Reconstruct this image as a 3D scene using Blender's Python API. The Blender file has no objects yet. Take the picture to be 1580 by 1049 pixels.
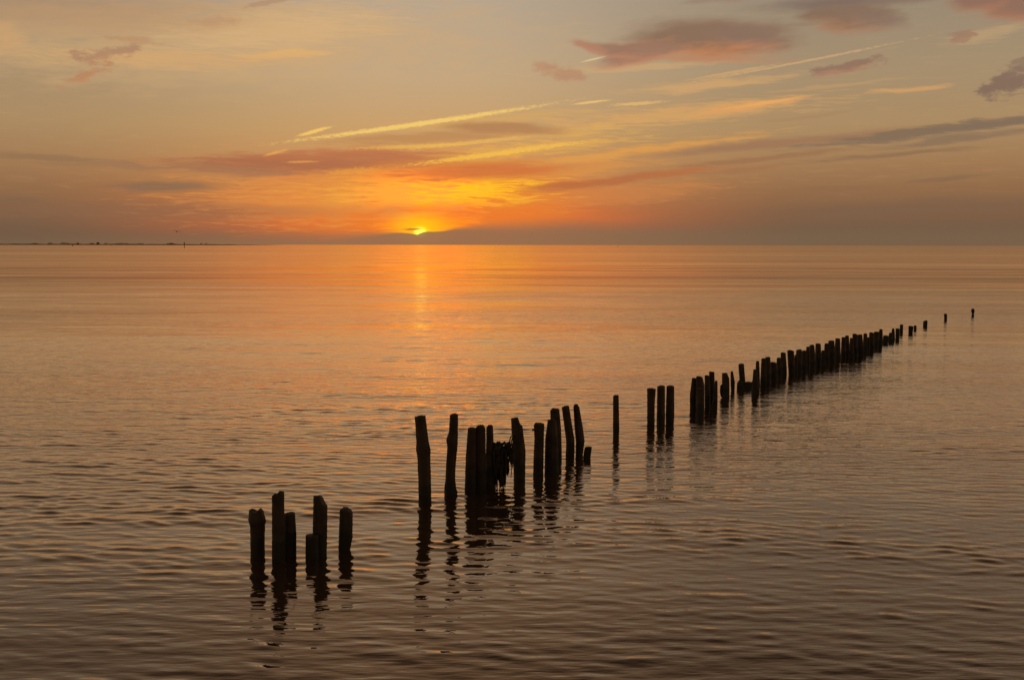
import bpy, math, random
import numpy as np
from mathutils import Vector, Matrix

sc = bpy.context.scene
COL = sc.collection
R = math.radians

# ------------------------------------------------------------------ camera
F_PX, W_PX, H_PX = 1536.0, 1580.0, 1049.0          # photograph pixels
CAM_H = 4.5
PITCH = math.atan((H_PX / 2 - 378.0) / F_PX)
ROLL = 0.0015
cam_data = bpy.data.cameras.new("camera")
cam_data.sensor_width = 36.0
cam_data.lens = 36.0 * F_PX / W_PX
cam_data.clip_start = 0.1
cam_data.clip_end = 80000.0
cam = bpy.data.objects.new("camera", cam_data)
COL.objects.link(cam)
CAM_ROT = Matrix.Rotation(math.pi / 2 - PITCH, 3, 'X') @ Matrix.Rotation(ROLL, 3, 'Z')
cam.matrix_world = Matrix.Translation((0, 0, CAM_H)) @ CAM_ROT.to_4x4()
sc.camera = cam


def ray(x, y):
    return (CAM_ROT @ Vector(((x - W_PX / 2) / F_PX, -(y - H_PX / 2) / F_PX, -1.0))).normalized()


def on_water(x, y):
    d = ray(x, y)
    t = -CAM_H / d.z
    return Vector((d.x * t, d.y * t, 0.0))


def at_depth(x, y, Y):
    d = ray(x, y)
    t = Y / d.y
    return Vector((d.x * t, Y, CAM_H + d.z * t))


def sky_deg(x, y):
    d = ray(x, y)
    return math.degrees(math.atan2(d.x, d.y)), math.degrees(math.asin(d.z))


def lin(r, g, b, k=1.0):
    f = lambda c: (c / 12.92 if c <= 0.04045 else ((c + 0.055) / 1.055) ** 2.4)
    return tuple(k * f(c / 255.0) for c in (r, g, b))


# ------------------------------------------------------------------ world (sunset sky with clouds, by direction only)
SUN_AZ, SUN_EL = sky_deg(652, 355)
world = bpy.data.worlds.new("World")
sc.world = world
world.use_nodes = True
wt = world.node_tree
wt.nodes.clear()
NW, LW = wt.nodes, wt.links


class G:
    """small helper round a node tree"""

    def __init__(self, tree):
        self.t = tree

    def put(self, sock, v):
        if hasattr(v, "is_linked") or isinstance(v, bpy.types.NodeSocket):
            self.t.links.new(v, sock)
        elif v is not None:
            sock.default_value = v

    def math(self, op, a, b=None, c=None, clamp=False):
        n = self.t.nodes.new("ShaderNodeMath")
        n.operation = op
        n.use_clamp = clamp
        for i, v in enumerate((a, b, c)):
            if v is not None:
                self.put(n.inputs[i], v)
        return n.outputs[0]

    def vec(self, op, a, b=None, s=None):
        n = self.t.nodes.new("ShaderNodeVectorMath")
        n.operation = op
        self.put(n.inputs[0], a)
        if b is not None:
            self.put(n.inputs[1], b)
        if s is not None:
            self.put(n.inputs["Scale"], s)
        return n.outputs["Value"] if op in ("LENGTH", "DOT_PRODUCT", "DISTANCE") else n.outputs["Vector"]

    def comb(self, x, y, z):
        n = self.t.nodes.new("ShaderNodeCombineXYZ")
        for i, v in enumerate((x, y, z)):
            self.put(n.inputs[i], v)
        return n.outputs[0]

    def sep(self, v):
        n = self.t.nodes.new("ShaderNodeSeparateXYZ")
        self.t.links.new(v, n.inputs[0])
        return n.outputs

    def smooth(self, v, a, b, lo=0.0, hi=1.0, kind='SMOOTHSTEP'):
        n = self.t.nodes.new("ShaderNodeMapRange")
        n.interpolation_type = kind
        self.put(n.inputs[0], v)
        self.put(n.inputs[1], a)
        self.put(n.inputs[2], b)
        self.put(n.inputs[3], lo)
        self.put(n.inputs[4], hi)
        return n.outputs[0]

    def mix(self, f, a, b, blend='MIX'):
        n = self.t.nodes.new("ShaderNodeMix")
        n.data_type = 'RGBA'
        n.blend_type = blend
        n.clamp_factor = True
        self.put(n.inputs[0], f)
        self.put(n.inputs[6], a if not isinstance(a, tuple) else (*a[:3], 1))
        self.put(n.inputs[7], b if not isinstance(b, tuple) else (*b[:3], 1))
        return n.outputs[2]

    def noise(self, v, scale=1.0, detail=4.0, rough=0.5, dist=0.0, dims='2D'):
        n = self.t.nodes.new("ShaderNodeTexNoise")
        n.noise_dimensions = dims
        self.put(n.inputs["Vector"], v)
        n.inputs["Scale"].default_value = scale
        n.inputs["Detail"].default_value = detail
        n.inputs["Roughness"].default_value = rough
        n.inputs["Distortion"].default_value = dist
        return n

    def mapping(self, v, loc=(0, 0, 0), rot=0.0, scale=(1, 1, 1), kind='POINT'):
        n = self.t.nodes.new("ShaderNodeMapping")
        n.vector_type = kind
        self.put(n.inputs[0], v)
        n.inputs["Location"].default_value = loc
        n.inputs["Rotation"].default_value = (0, 0, rot)
        n.inputs["Scale"].default_value = scale
        return n.outputs[0]

    def ramp(self, f, stops, interp='LINEAR'):
        n = self.t.nodes.new("ShaderNodeValToRGB")
        n.color_ramp.interpolation = interp
        el = n.color_ramp.elements
        while len(el) < len(stops):
            el.new(0.5)
        for e, (p, c) in zip(el, stops):
            e.position = p
            e.color = (*c[:3], 1)
        self.put(n.inputs[0], f)
        return n.outputs[0]


g = G(wt)
tc = NW.new("ShaderNodeTexCoord")
dx, dy, dz = g.sep(tc.outputs["Generated"])
az = g.math('MULTIPLY', g.math('ARCTAN2', dx, dy), 180 / math.pi)
el = g.math('MULTIPLY', g.math('ARCSINE', dz), 180 / math.pi)
S = g.comb(az, el, 0.0)                             # sky position in degrees

EL_TOP = 90.0
ep = g.math('POWER', g.math('DIVIDE', g.math('MAXIMUM', el, 0.0), EL_TOP), 0.5)    # sqrt scale: more stops low down


def stops(tab):
    return [((e / EL_TOP) ** 0.5, lin(*c)) for e, c in tab]


sunward = g.ramp(ep, stops([(0.0, (148, 106, 76)), (0.5, (168, 108, 72)), (1.0, (200, 112, 66)), (1.9, (214, 120, 66)),
                            (3.0, (210, 132, 74)), (4.4, (206, 146, 88)), (6.4, (200, 160, 108)), (9.5, (195, 169, 133)),
                            (13.5, (185, 168, 146)), (20, (180, 146, 114)), (28, (162, 128, 98)), (42, (88, 70, 58)), (60, (60, 52, 48)), (90, (50, 46, 46))]))
sideways = g.ramp(ep, stops([(0.0, (114, 90, 70)), (0.8, (120, 94, 72)), (1.9, (132, 99, 73)), (3.0, (148, 110, 77)),
                             (4.4, (164, 125, 87)), (6.4, (174, 142, 102)), (9.5, (168, 145, 114)),
                             (13.5, (153, 138, 119)), (20, (152, 127, 104)), (28, (140, 114, 92)), (42, (84, 68, 58)), (60, (58, 51, 48)), (90, (49, 46, 46))]))
daz = g.math('ABSOLUTE', g.math('SUBTRACT', az, SUN_AZ))
sky = g.mix(g.smooth(daz, 1.5, 22.0), sunward, sideways)
dim = g.smooth(daz, 40.0, 180.0, 1.0, 0.45)
sky = g.mix(1.0, sky, g.comb(dim, dim, dim), 'MULTIPLY')

nis = NW.new("ShaderNodeTexSky")
nis.sky_type = 'NISHITA'
nis.sun_disc = False
nis.sun_elevation = R(max(SUN_EL, 0.8))
nis.sun_rotation = R(SUN_AZ)
nis.air_density = 1.3
nis.dust_density = 2.5
nis.ozone_density = 1.0
nis_c = g.vec('SCALE', nis.outputs[0], s=0.1)
sky = g.mix(0.08, sky, nis_c)

# noise fields for cloud edges and wisps
S_tilt = g.mapping(S, rot=R(-5))
w1 = g.noise(g.mapping(S_tilt, scale=(0.3, 1.2, 1)), 1.0, 3, 0.55).outputs["Color"]
S_w = g.vec('ADD', S, g.vec('MULTIPLY', g.vec('SUBTRACT', w1, (0.5, 0.5, 0.5)), (2.2, 0.4, 0.0)))
n_big = g.noise(g.mapping(S_tilt, scale=(0.35, 1.5, 1)), 1.0, 6, 0.6).outputs["Fac"]
n_fine = g.noise(g.mapping(S_w, rot=R(-4), scale=(0.5, 6.5, 1)), 1.0, 6, 0.64).outputs["Fac"]
n_puff = g.noise(g.mapping(S, loc=(7, 3, 0), scale=(1.1, 2.4, 1)), 1.0, 6, 0.65).outputs["Fac"]
n_grain = g.noise(g.mapping(S_tilt, scale=(3.0, 11.0, 1)), 1.0, 4, 0.65).outputs["Fac"]
NZ = {'grain': g.math('SUBTRACT', n_grain, 0.5), 'big': g.math('SUBTRACT', n_big, 0.5), 'fine': g.math('SUBTRACT', n_fine, 0.5), 'puff': g.math('SUBTRACT', n_puff, 0.5)}

# faint cirrus everywhere above the horizon
cir = g.smooth(n_fine, 0.5, 0.78, 0.0, 0.10)
sky = g.mix(g.math('MULTIPLY', cir, g.smooth(el, 1.0, 4.0)), sky, lin(214, 168, 112))

# every cloud: centre, half sizes, tilt, colour(s); each is only worked out in the part of the sky it reaches
LAYERS = []


def paint(x, y, rx, ry, rot, col, high=None, soft=0.5, noise='big', k=1.2, opacity=1.0, warped=True, gain=1.0):
    c, s_ = abs(math.cos(R(rot))), abs(math.sin(R(rot)))
    grow = 1.0 + soft + 0.33 * k
    hx = (rx * c + ry * s_) * grow + (32 if warped else 3)
    hy = (rx * s_ + ry * c) * grow + (12 if warped else 3)
    LAYERS.append((x - hx, x + hx, y - hy, y + hy, (x, y, rx, ry, rot, col, high, soft, noise, k, opacity, warped, gain)))


def cloud_group(two):
    t = bpy.data.node_groups.new("cloud_two" if two else "cloud_one", 'ShaderNodeTree')
    for nm, ty in (("Sky", 'Color'), ("S", 'Vector'), ("N", 'Float'), ("Loc", 'Vector'), ("Rot", 'Vector'), ("Scale", 'Vector'), ("Low", 'Color'),
                   ("High", 'Color'), ("A", 'Float'), ("B", 'Float'), ("K", 'Float'), ("Opacity", 'Float')):
        t.interface.new_socket(nm, in_out='INPUT', socket_type='NodeSocket' + ty)
    t.interface.new_socket("Out", in_out='OUTPUT', socket_type='NodeSocketColor')
    q = G(t)
    i = t.nodes.new("NodeGroupInput").outputs
    o = t.nodes.new("NodeGroupOutput")
    mp = t.nodes.new("ShaderNodeMapping")
    mp.vector_type = 'TEXTURE'
    for k, nm in enumerate(("S", "Loc", "Rot", "Scale")):
        t.links.new(i[nm], mp.inputs[k])
    p = mp.outputs[0]
    d = q.math('MULTIPLY_ADD', i["N"], i["K"], q.vec('LENGTH', p))
    m = q.smooth(d, i["A"], i["B"], i["Opacity"], 0.0)
    c = i["Low"]
    if two:
        c = q.mix(q.smooth(q.math('MULTIPLY_ADD', i["N"], 1.6, q.sep(p)[1]), -0.95, 0.0), i["Low"], i["High"])
    t.links.new(q.mix(m, i["Sky"], c), o.inputs[0])
    return t


CLOUD = {False: cloud_group(False), True: cloud_group(True)}


def apply_layer(sky, L):
    x, y, rx, ry, rot, col, high, soft, noise, k, opacity, warped, gain = L
    a, e = sky_deg(x, y)
    a2, _ = sky_deg(x + 10, y)
    _, e2 = sky_deg(x, y - 10)
    sx, sy = (a2 - a) / 10, (e2 - e) / 10
    n = NW.new("ShaderNodeGroup")
    n.node_tree = CLOUD[bool(high)]
    i = n.inputs
    i["Loc"].default_value = (a, e, 0)
    i["Rot"].default_value = (0, 0, R(rot))
    i["Scale"].default_value = (rx * sx, ry * sy, 1)
    i["Low"].default_value = (*lin(*col, gain), 1)
    i["High"].default_value = (*lin(*(high or col)), 1)
    i["A"].default_value = 1.0 - soft
    i["B"].default_value = 1.0 + soft
    i["K"].default_value = -k
    i["Opacity"].default_value = opacity
    LW.new(sky, i["Sky"])
    LW.new(S_w if warped else S, i["S"])
    LW.new(NZ[noise], i["N"])
    return n.outputs[0]


# veils upper left
paint(330, 62, 360, 60, 3, (208, 168, 118), soft=0.7, k=1.8, opacity=0.6)
paint(430, 45, 140, 26, 6, (220, 178, 124), soft=0.8, noise='fine', k=2.4, opacity=0.6)
paint(440, 84, 70, 7, 5, (222, 174, 112), soft=0.6, noise='fine', k=2.2, opacity=0.9)
paint(250, 92, 160, 12, 2, (212, 166, 112), soft=0.7, noise='fine', k=2.6, opacity=0.7)
paint(120, 18, 230, 30, 2, (180, 140, 104), soft=0.8, k=1.4, opacity=0.5)
paint(5, 62, 26, 22, 10, (206, 162, 112), soft=0.8, k=1.6, opacity=0.7)

# glow round the sun: wide orange, then yellow streaks
paint(665, 330, 190, 46, 0, (230, 108, 40), soft=0.95, k=0.5, opacity=0.85, warped=False, gain=1.15)
paint(668, 304, 165, 50, 2, (238, 140, 44), soft=0.9, noise='fine', k=0.9, opacity=0.85)
paint(668, 293, 130, 25, 3, (255, 194, 26), soft=0.7, noise='fine', k=3.4, opacity=1.0, gain=1.15)
paint(655, 300, 66, 30, 0, (255, 126, 2), soft=0.95, noise='fine', k=3.0, opacity=0.92, gain=3.2)
paint(655, 330, 130, 14, 0, (228, 116, 46), soft=0.8, noise='fine', k=2.2, opacity=0.85, gain=1.05)
paint(653, 346, 60, 12, 0, (250, 140, 24), soft=0.9, noise='fine', k=2.0, opacity=0.9, gain=1.2)
paint(520, 300, 190, 36, 2, (226, 146, 72), soft=0.6, noise='fine', k=3.4, opacity=0.7)

# gilt wisps
for (x, y, rx, ry, rot, c, op, k) in [
        (760, 186, 130, 8, 5, (222, 170, 90), 0.5, 2.4), (1060, 176, 170, 12, 4, (220, 166, 100), 0.8, 2.6),
        (1150, 166, 80, 5, 6, (226, 160, 96), 0.85, 1.6), (1090, 131, 105, 7, 4, (218, 168, 108), 0.75, 1.8),
        (980, 105, 120, 5, 2, (206, 166, 116), 0.75, 2.2), (1400, 138, 55, 3.4, 3, (218, 162, 102), 0.85, 1.4),
        (1290, 133, 90, 3, 3, (204, 160, 108), 0.5, 1.4),
        (1530, 52, 60, 9, 8, (192, 158, 116), 0.75, 2.0), (940, 240, 190, 7, 7, (230, 160, 76), 0.85, 2.2),
        (800, 232, 150, 10, 6, (236, 178, 78), 0.65, 3.0), (860, 205, 120, 6, 5, (226, 172, 92), 0.7, 2.6),
        (960, 300, 120, 14, 5, (214, 136, 74), 0.5, 2.4), (900, 262, 90, 8, 6, (226, 150, 72), 0.6, 2.4)]:
    paint(x, y, rx, ry, rot, c, soft=0.6, noise='fine', k=k, opacity=op * 0.8)

# brown and rose cloud bars
for (x, y, rx, ry, rot, c, op, k, nz) in [
        (460, 252, 185, 14, 2, (172, 106, 74), 0.9, 1.8, 'fine'), (550, 240, 120, 10, 1, (188, 116, 76), 0.85, 1.8, 'fine'),
        (350, 262, 90, 9, -3, (166, 116, 82), 0.7, 1.8, 'fine'),
        (730, 266, 130, 13, 3, (206, 110, 62), 0.85, 1.6, 'fine'), (780, 198, 90, 8, -2, (180, 130, 86), 0.9, 0.9, 'big'),
        (660, 212, 130, 8, 4, (188, 136, 86), 0.75, 1.8, 'fine'), (640, 254, 80, 8, 3, (206, 126, 68), 0.6, 1.8, 'fine'),
        (250, 288, 80, 8, 0, (140, 106, 80), 0.85, 1.1, 'fine'), (70, 243, 100, 5, -2, (146, 112, 82), 0.7, 1.6, 'fine'),
        (170, 256, 110, 4, -1, (150, 114, 84), 0.5, 1.6, 'fine'), (20, 310, 50, 6, 0, (126, 98, 74), 0.5, 1.4, 'fine'),
        (1200, 221, 190, 7, 4, (160, 120, 88), 0.95, 0.9, 'fine'), (1440, 203, 190, 8, 5, (132, 109, 87), 0.95, 1.6, 'fine'),
        (1540, 190, 90, 7, 5, (132, 110, 90), 0.9, 2.0, 'fine'), (1480, 215, 110, 5, 5, (138, 112, 88), 0.8, 1.8, 'fine'),
        (960, 277, 140, 6, 7, (182, 110, 68), 0.9, 1.4, 'fine'), (860, 286, 60, 4, 5, (192, 110, 60), 0.7, 1.4, 'fine'),
        (1180, 245, 130, 4, 5, (156, 114, 80), 0.8, 2.0, 'fine'), (1370, 240, 120, 4, 3, (142, 110, 82), 0.8, 2.0, 'fine'),
        (1140, 262, 60, 4, 5, (162, 114, 78), 0.7, 1.8, 'fine'), (1300, 290, 60, 4, 2, (142, 104, 76), 0.5, 1.8, 'fine'),
        (1460, 276, 60, 4, 5, (132, 102, 78), 0.6, 1.8, 'fine'), (1250, 180, 50, 3, 5, (168, 132, 94), 0.6, 1.4, 'fine'),
        (1430, 320, 220, 12, 2, (124, 96, 74), 0.5, 2.0, 'fine'), (250, 325, 260, 12, 0, (138, 102, 76), 0.4, 2.0, 'fine')]:
    paint(x, y, rx, ry, rot, c, soft=0.55, noise=nz, k=k, opacity=op)

# dark lens clouds, rose below
for (x, y, rx, ry, rot, lo, hi, op, k, soft) in [
        (1095, 60, 118, 30, -2, (190, 126, 86), (140, 110, 88), 0.95, 0.4, 0.4), (1160, 56, 60, 20, -8, (162, 120, 96), (140, 113, 95), 0.8, 0.5, 0.5),
        (1100, 92, 100, 5, -3, (196, 140, 102), (188, 132, 98), 0.6, 0.8, 0.6),
        (985, 84, 62, 15, 10, (192, 130, 98), (156, 118, 96), 0.92, 0.4, 0.4), (955, 78, 44, 11, -8, (186, 130, 100), (156, 118, 96), 0.92, 0.4, 0.4),
        (912, 71, 26, 7, -10, (188, 134, 106), (178, 128, 102), 0.9, 0.5, 0.45),
        (1305, 24, 66, 23, -6, (170, 122, 92), (136, 109, 89), 0.95, 0.4, 0.38), (1350, 30, 40, 13, -14, (160, 122, 98), (138, 114, 97), 0.7, 0.5, 0.5),
        (1240, 37, 36, 4, 4, (150, 124, 100), (146, 122, 100), 0.6, 0.6, 0.5),
        (1390, -8, 200, 13, 2, (136, 114, 98), (128, 108, 96), 0.85, 0.6, 0.45), (1555, 6, 85, 26, -14, (168, 116, 90), (144, 108, 90), 0.92, 0.6, 0.42),
        (1130, -2, 60, 6, 2, (156, 128, 106), (146, 122, 102), 0.7, 0.8, 0.5)]:
    paint(x, y, rx, ry, rot, lo, hi, soft=soft, noise='big', k=k, opacity=op)
for (x, y, rx, ry, rot, lo, hi, op, k, soft) in [
        (1316, 101, 52, 8, 9, (174, 126, 98), (146, 114, 94), 0.9, 2.0, 0.4), (1290, 113, 24, 4, 10, (184, 134, 106), (166, 126, 102), 0.7, 1.8, 0.45),
        (876, 116, 32, 12, -4, (192, 144, 110), (182, 138, 106), 0.8, 2.2, 0.5), (850, 104, 22, 6, -8, (196, 146, 112), (186, 140, 108), 0.7, 2.0, 0.5),
        (1556, 128, 38, 17, 14, (134, 108, 90), (130, 106, 90), 0.9, 2.6, 0.4), (1580, 100, 26, 14, 30, (142, 114, 96), (138, 112, 94), 0.7, 2.6, 0.45),
        (1482, 57, 18, 8, 10, (166, 124, 100), (156, 120, 98), 0.75, 2.4, 0.45),
        (168, 84, 46, 10, 12, (178, 134, 100), (172, 132, 102), 0.85, 2.8, 0.45), (136, 116, 34, 8, 22, (194, 138, 94), (184, 132, 96), 0.85, 2.8, 0.45),
        (200, 62, 32, 6, -4, (186, 140, 102), (182, 138, 104), 0.6, 2.6, 0.45), (425, 2, 40, 6, 16, (178, 138, 106), (172, 134, 106), 0.6, 2.0, 0.5),
        (330, 34, 30, 8, 4, (184, 142, 104), (182, 140, 106), 0.5, 2.2, 0.6)]:
    paint(x, y, rx, ry, rot, lo, hi, soft=soft, noise='puff', k=k, opacity=op)

# contrails and the brightest filaments
for (x, y, rx, ry, rot, c, op, k) in [
        (650, 191, 172, 3.4, 8.6, (248, 206, 112), 1.0, 1.4), (485, 203, 25, 2.6, 17, (248, 202, 104), 1.0, 1.2),
        (755, 239, 105, 3.4, 7.5, (248, 194, 76), 0.85, 2.0), (640, 226, 75, 2.6, 3, (240, 186, 80), 0.7, 1.6),
        (720, 221, 85, 2.6, 6, (238, 184, 86), 0.7, 1.6), (840, 226, 60, 3, 6, (240, 184, 86), 0.8, 1.6),
        (1225, 98, 140, 1.6, 8.3, (210, 168, 118), 0.8, 1.6), (1130, 112, 60, 2, 8, (216, 168, 112), 0.7, 1.2),
        (912, 158, 26, 1.7, 6, (238, 194, 118), 0.95, 0.8), (985, 160, 34, 2.4, 3, (232, 184, 112), 0.85, 1.6),
        (1180, 159, 50, 2.6, 7, (232, 170, 98), 0.9, 1.4), (915, 92, 17, 1.2, 12, (230, 198, 150), 0.9, 0.3),
        (425, 236, 18, 2, 16, (236, 170, 84), 0.8, 1.4), (465, 250, 22, 1.6, 2, (236, 166, 82), 0.7, 1.0),
        (545, 264, 34, 4, 6, (236, 160, 66), 0.7, 2.4), (440, 274, 40, 2, 4, (228, 138, 70), 0.7, 1.2)]:
    paint(x, y, rx, ry, rot, c, soft=0.5, noise='grain', k=k * 1.2, opacity=op * 0.85, warped=False)

# the sun, all but behind the bank
paint(650, 353, 34, 19, 0, (255, 180, 20), soft=0.95, noise='fine', k=0.5, opacity=0.95, warped=False, gain=1.2)
paint(650, 357, 10, 7, 0, (255, 214, 24), soft=0.8, noise='fine', k=0.6, opacity=0.95, warped=False, gain=1.15)
paint(648, 358, 8, 6, 0, (255, 232, 80), soft=0.6, noise='fine', k=0.1, opacity=1.0, warped=False, gain=1.5)
paint(636, 353.8, 13, 1.5, 1, (176, 100, 58), soft=0.6, noise='grain', k=1.0, opacity=0.85, warped=False)

# the bank: its top as a height over azimuth (degrees)
bank_pts = [(-400, 372), (300, 368), (520, 364), (615, 358.8), (632, 360), (641, 361.5), (647.5, 363), (653, 356.8), (656, 356.2), (660, 356.5),
            (664, 358), (684, 357), (700, 353), (740, 349), (800, 347), (880, 345), (960, 350), (1200, 354), (1580, 352), (2000, 360)]
fc = NW.new("ShaderNodeFloatCurve")
cur = fc.mapping.curves[0]
AZ0, AZ1 = -40.0, 40.0
pts = []
for (x, y) in bank_pts:
    a, e = sky_deg(x, y)
    pts.append(((a - AZ0) / (AZ1 - AZ0), e / 2.0))
while len(cur.points) < len(pts):
    cur.points.new(0.5, 0.5)
for p, (a, b) in zip(cur.points, pts):
    p.location = (a, b)
    p.handle_type = 'VECTOR'
fc.mapping.update()
g.put(fc.inputs["Value"], g.smooth(az, AZ0, AZ1, kind='LINEAR'))
top = g.math('MULTIPLY_ADD', NZ['puff'], 0.05, g.math('MULTIPLY', fc.outputs[0], 2.0))
edge = g.smooth(daz, 0.3, 6.0, 0.03, 0.55)
bank = g.smooth(g.math('SUBTRACT', el, top), g.math('MULTIPLY', edge, -1.0), edge, 0.93, 0.0)
bank_c = g.mix(g.smooth(daz, 2.0, 24.0), lin(152, 110, 78), lin(120, 96, 73))


def background(c):
    b = NW.new("ShaderNodeBackground")
    b.inputs["Strength"].default_value = 0.1
    LW.new(g.vec('SCALE', c, s=10.0), b.inputs["Color"])
    return b.outputs[0]


def choose(f, a, b):
    n = NW.new("ShaderNodeMixShader")
    g.put(n.inputs[0], f)
    LW.new(a, n.inputs[1])
    LW.new(b, n.inputs[2])
    return n.outputs[0]


# the clouds are worked out field by field, which is only a matter of speed: fields meet without a seam
XB, YB = [-400, 360, 600, 860, 1200, 1980], [-45, 140, 230, 420]
above = background(sky)
cols = []
for i in range(len(XB) - 1):
    rows_ = []
    for j in range(len(YB) - 1):
        c = sky
        for (x0, x1, y0, y1, L) in LAYERS:
            if x1 > XB[i] and x0 < XB[i + 1] and y1 > YB[j] and y0 < YB[j + 1]:
                c = apply_layer(c, L)
        if j == len(YB) - 2:
            c = g.mix(bank, c, bank_c)
        rows_.append(background(c))
    cols.append(rows_)


def column(i):
    out = cols[i][0]
    for j in range(1, len(YB) - 1):
        xm = (max(XB[i], 0) + min(XB[i + 1], 1580)) / 2
        out = choose(g.math('LESS_THAN', el, sky_deg(790, YB[j])[1]), out, cols[i][j])
    return out


band = column(0)
for i in range(1, len(XB) - 1):
    band = choose(g.math('GREATER_THAN', az, sky_deg(XB[i], 300)[0]), band, column(i))
inside = g.math('MULTIPLY', g.math('LESS_THAN', el, sky_deg(790, -45)[1]), g.math('LESS_THAN', g.math('ABSOLUTE', az), 37.0))
low_out = background(g.mix(bank, sky, bank_c))
outer = choose(g.math('LESS_THAN', el, 4.0), above, low_out)
wo = NW.new("ShaderNodeOutputWorld")
LW.new(choose(inside, outer, band), wo.inputs[0])

# ------------------------------------------------------------------ sun (low, nearly hidden by the bank)
sun_d = bpy.data.lights.new("sun", 'SUN')
sun_d.energy = 0.00002
sun_d.angle = R(0.53)
sun_d.color = (1.0, 0.55, 0.2)
sun = bpy.data.objects.new("sun", sun_d)
COL.objects.link(sun)
sd = Vector((math.sin(R(SUN_AZ)) * math.cos(R(0.9)), math.cos(R(SUN_AZ)) * math.cos(R(0.9)), math.sin(R(0.9))))
sun.rotation_euler = sd.to_track_quat('Z', 'Y').to_euler()
sun.location = sd * 200

sc.view_settings.view_transform = 'Standard'
sc.view_settings.look = 'None'
sc.view_settings.exposure = 0.0
sc.view_settings.gamma = 1.0
sc.view_settings.use_curve_mapping = False
sc.render.engine = 'CYCLES'
sc.cycles.use_denoising = True
sc.cycles.max_bounces = 6
sc.cycles.sample_clamp_indirect = 4.0
sc.cycles.sample_clamp_direct = 6.0
world.cycles.sampling_method = 'MANUAL'
world.cycles.sample_map_resolution = 1024

# ------------------------------------------------------------------ materials


def material(name):
    m = bpy.data.materials.new(name)
    m.use_nodes = True
    m.node_tree.nodes.clear()
    o = m.node_tree.nodes.new("ShaderNodeOutputMaterial")
    b = m.node_tree.nodes.new("ShaderNodeBsdfPrincipled")
    m.node_tree.links.new(b.outputs[0], o.inputs[0])
    return m, G(m.node_tree), b


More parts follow.
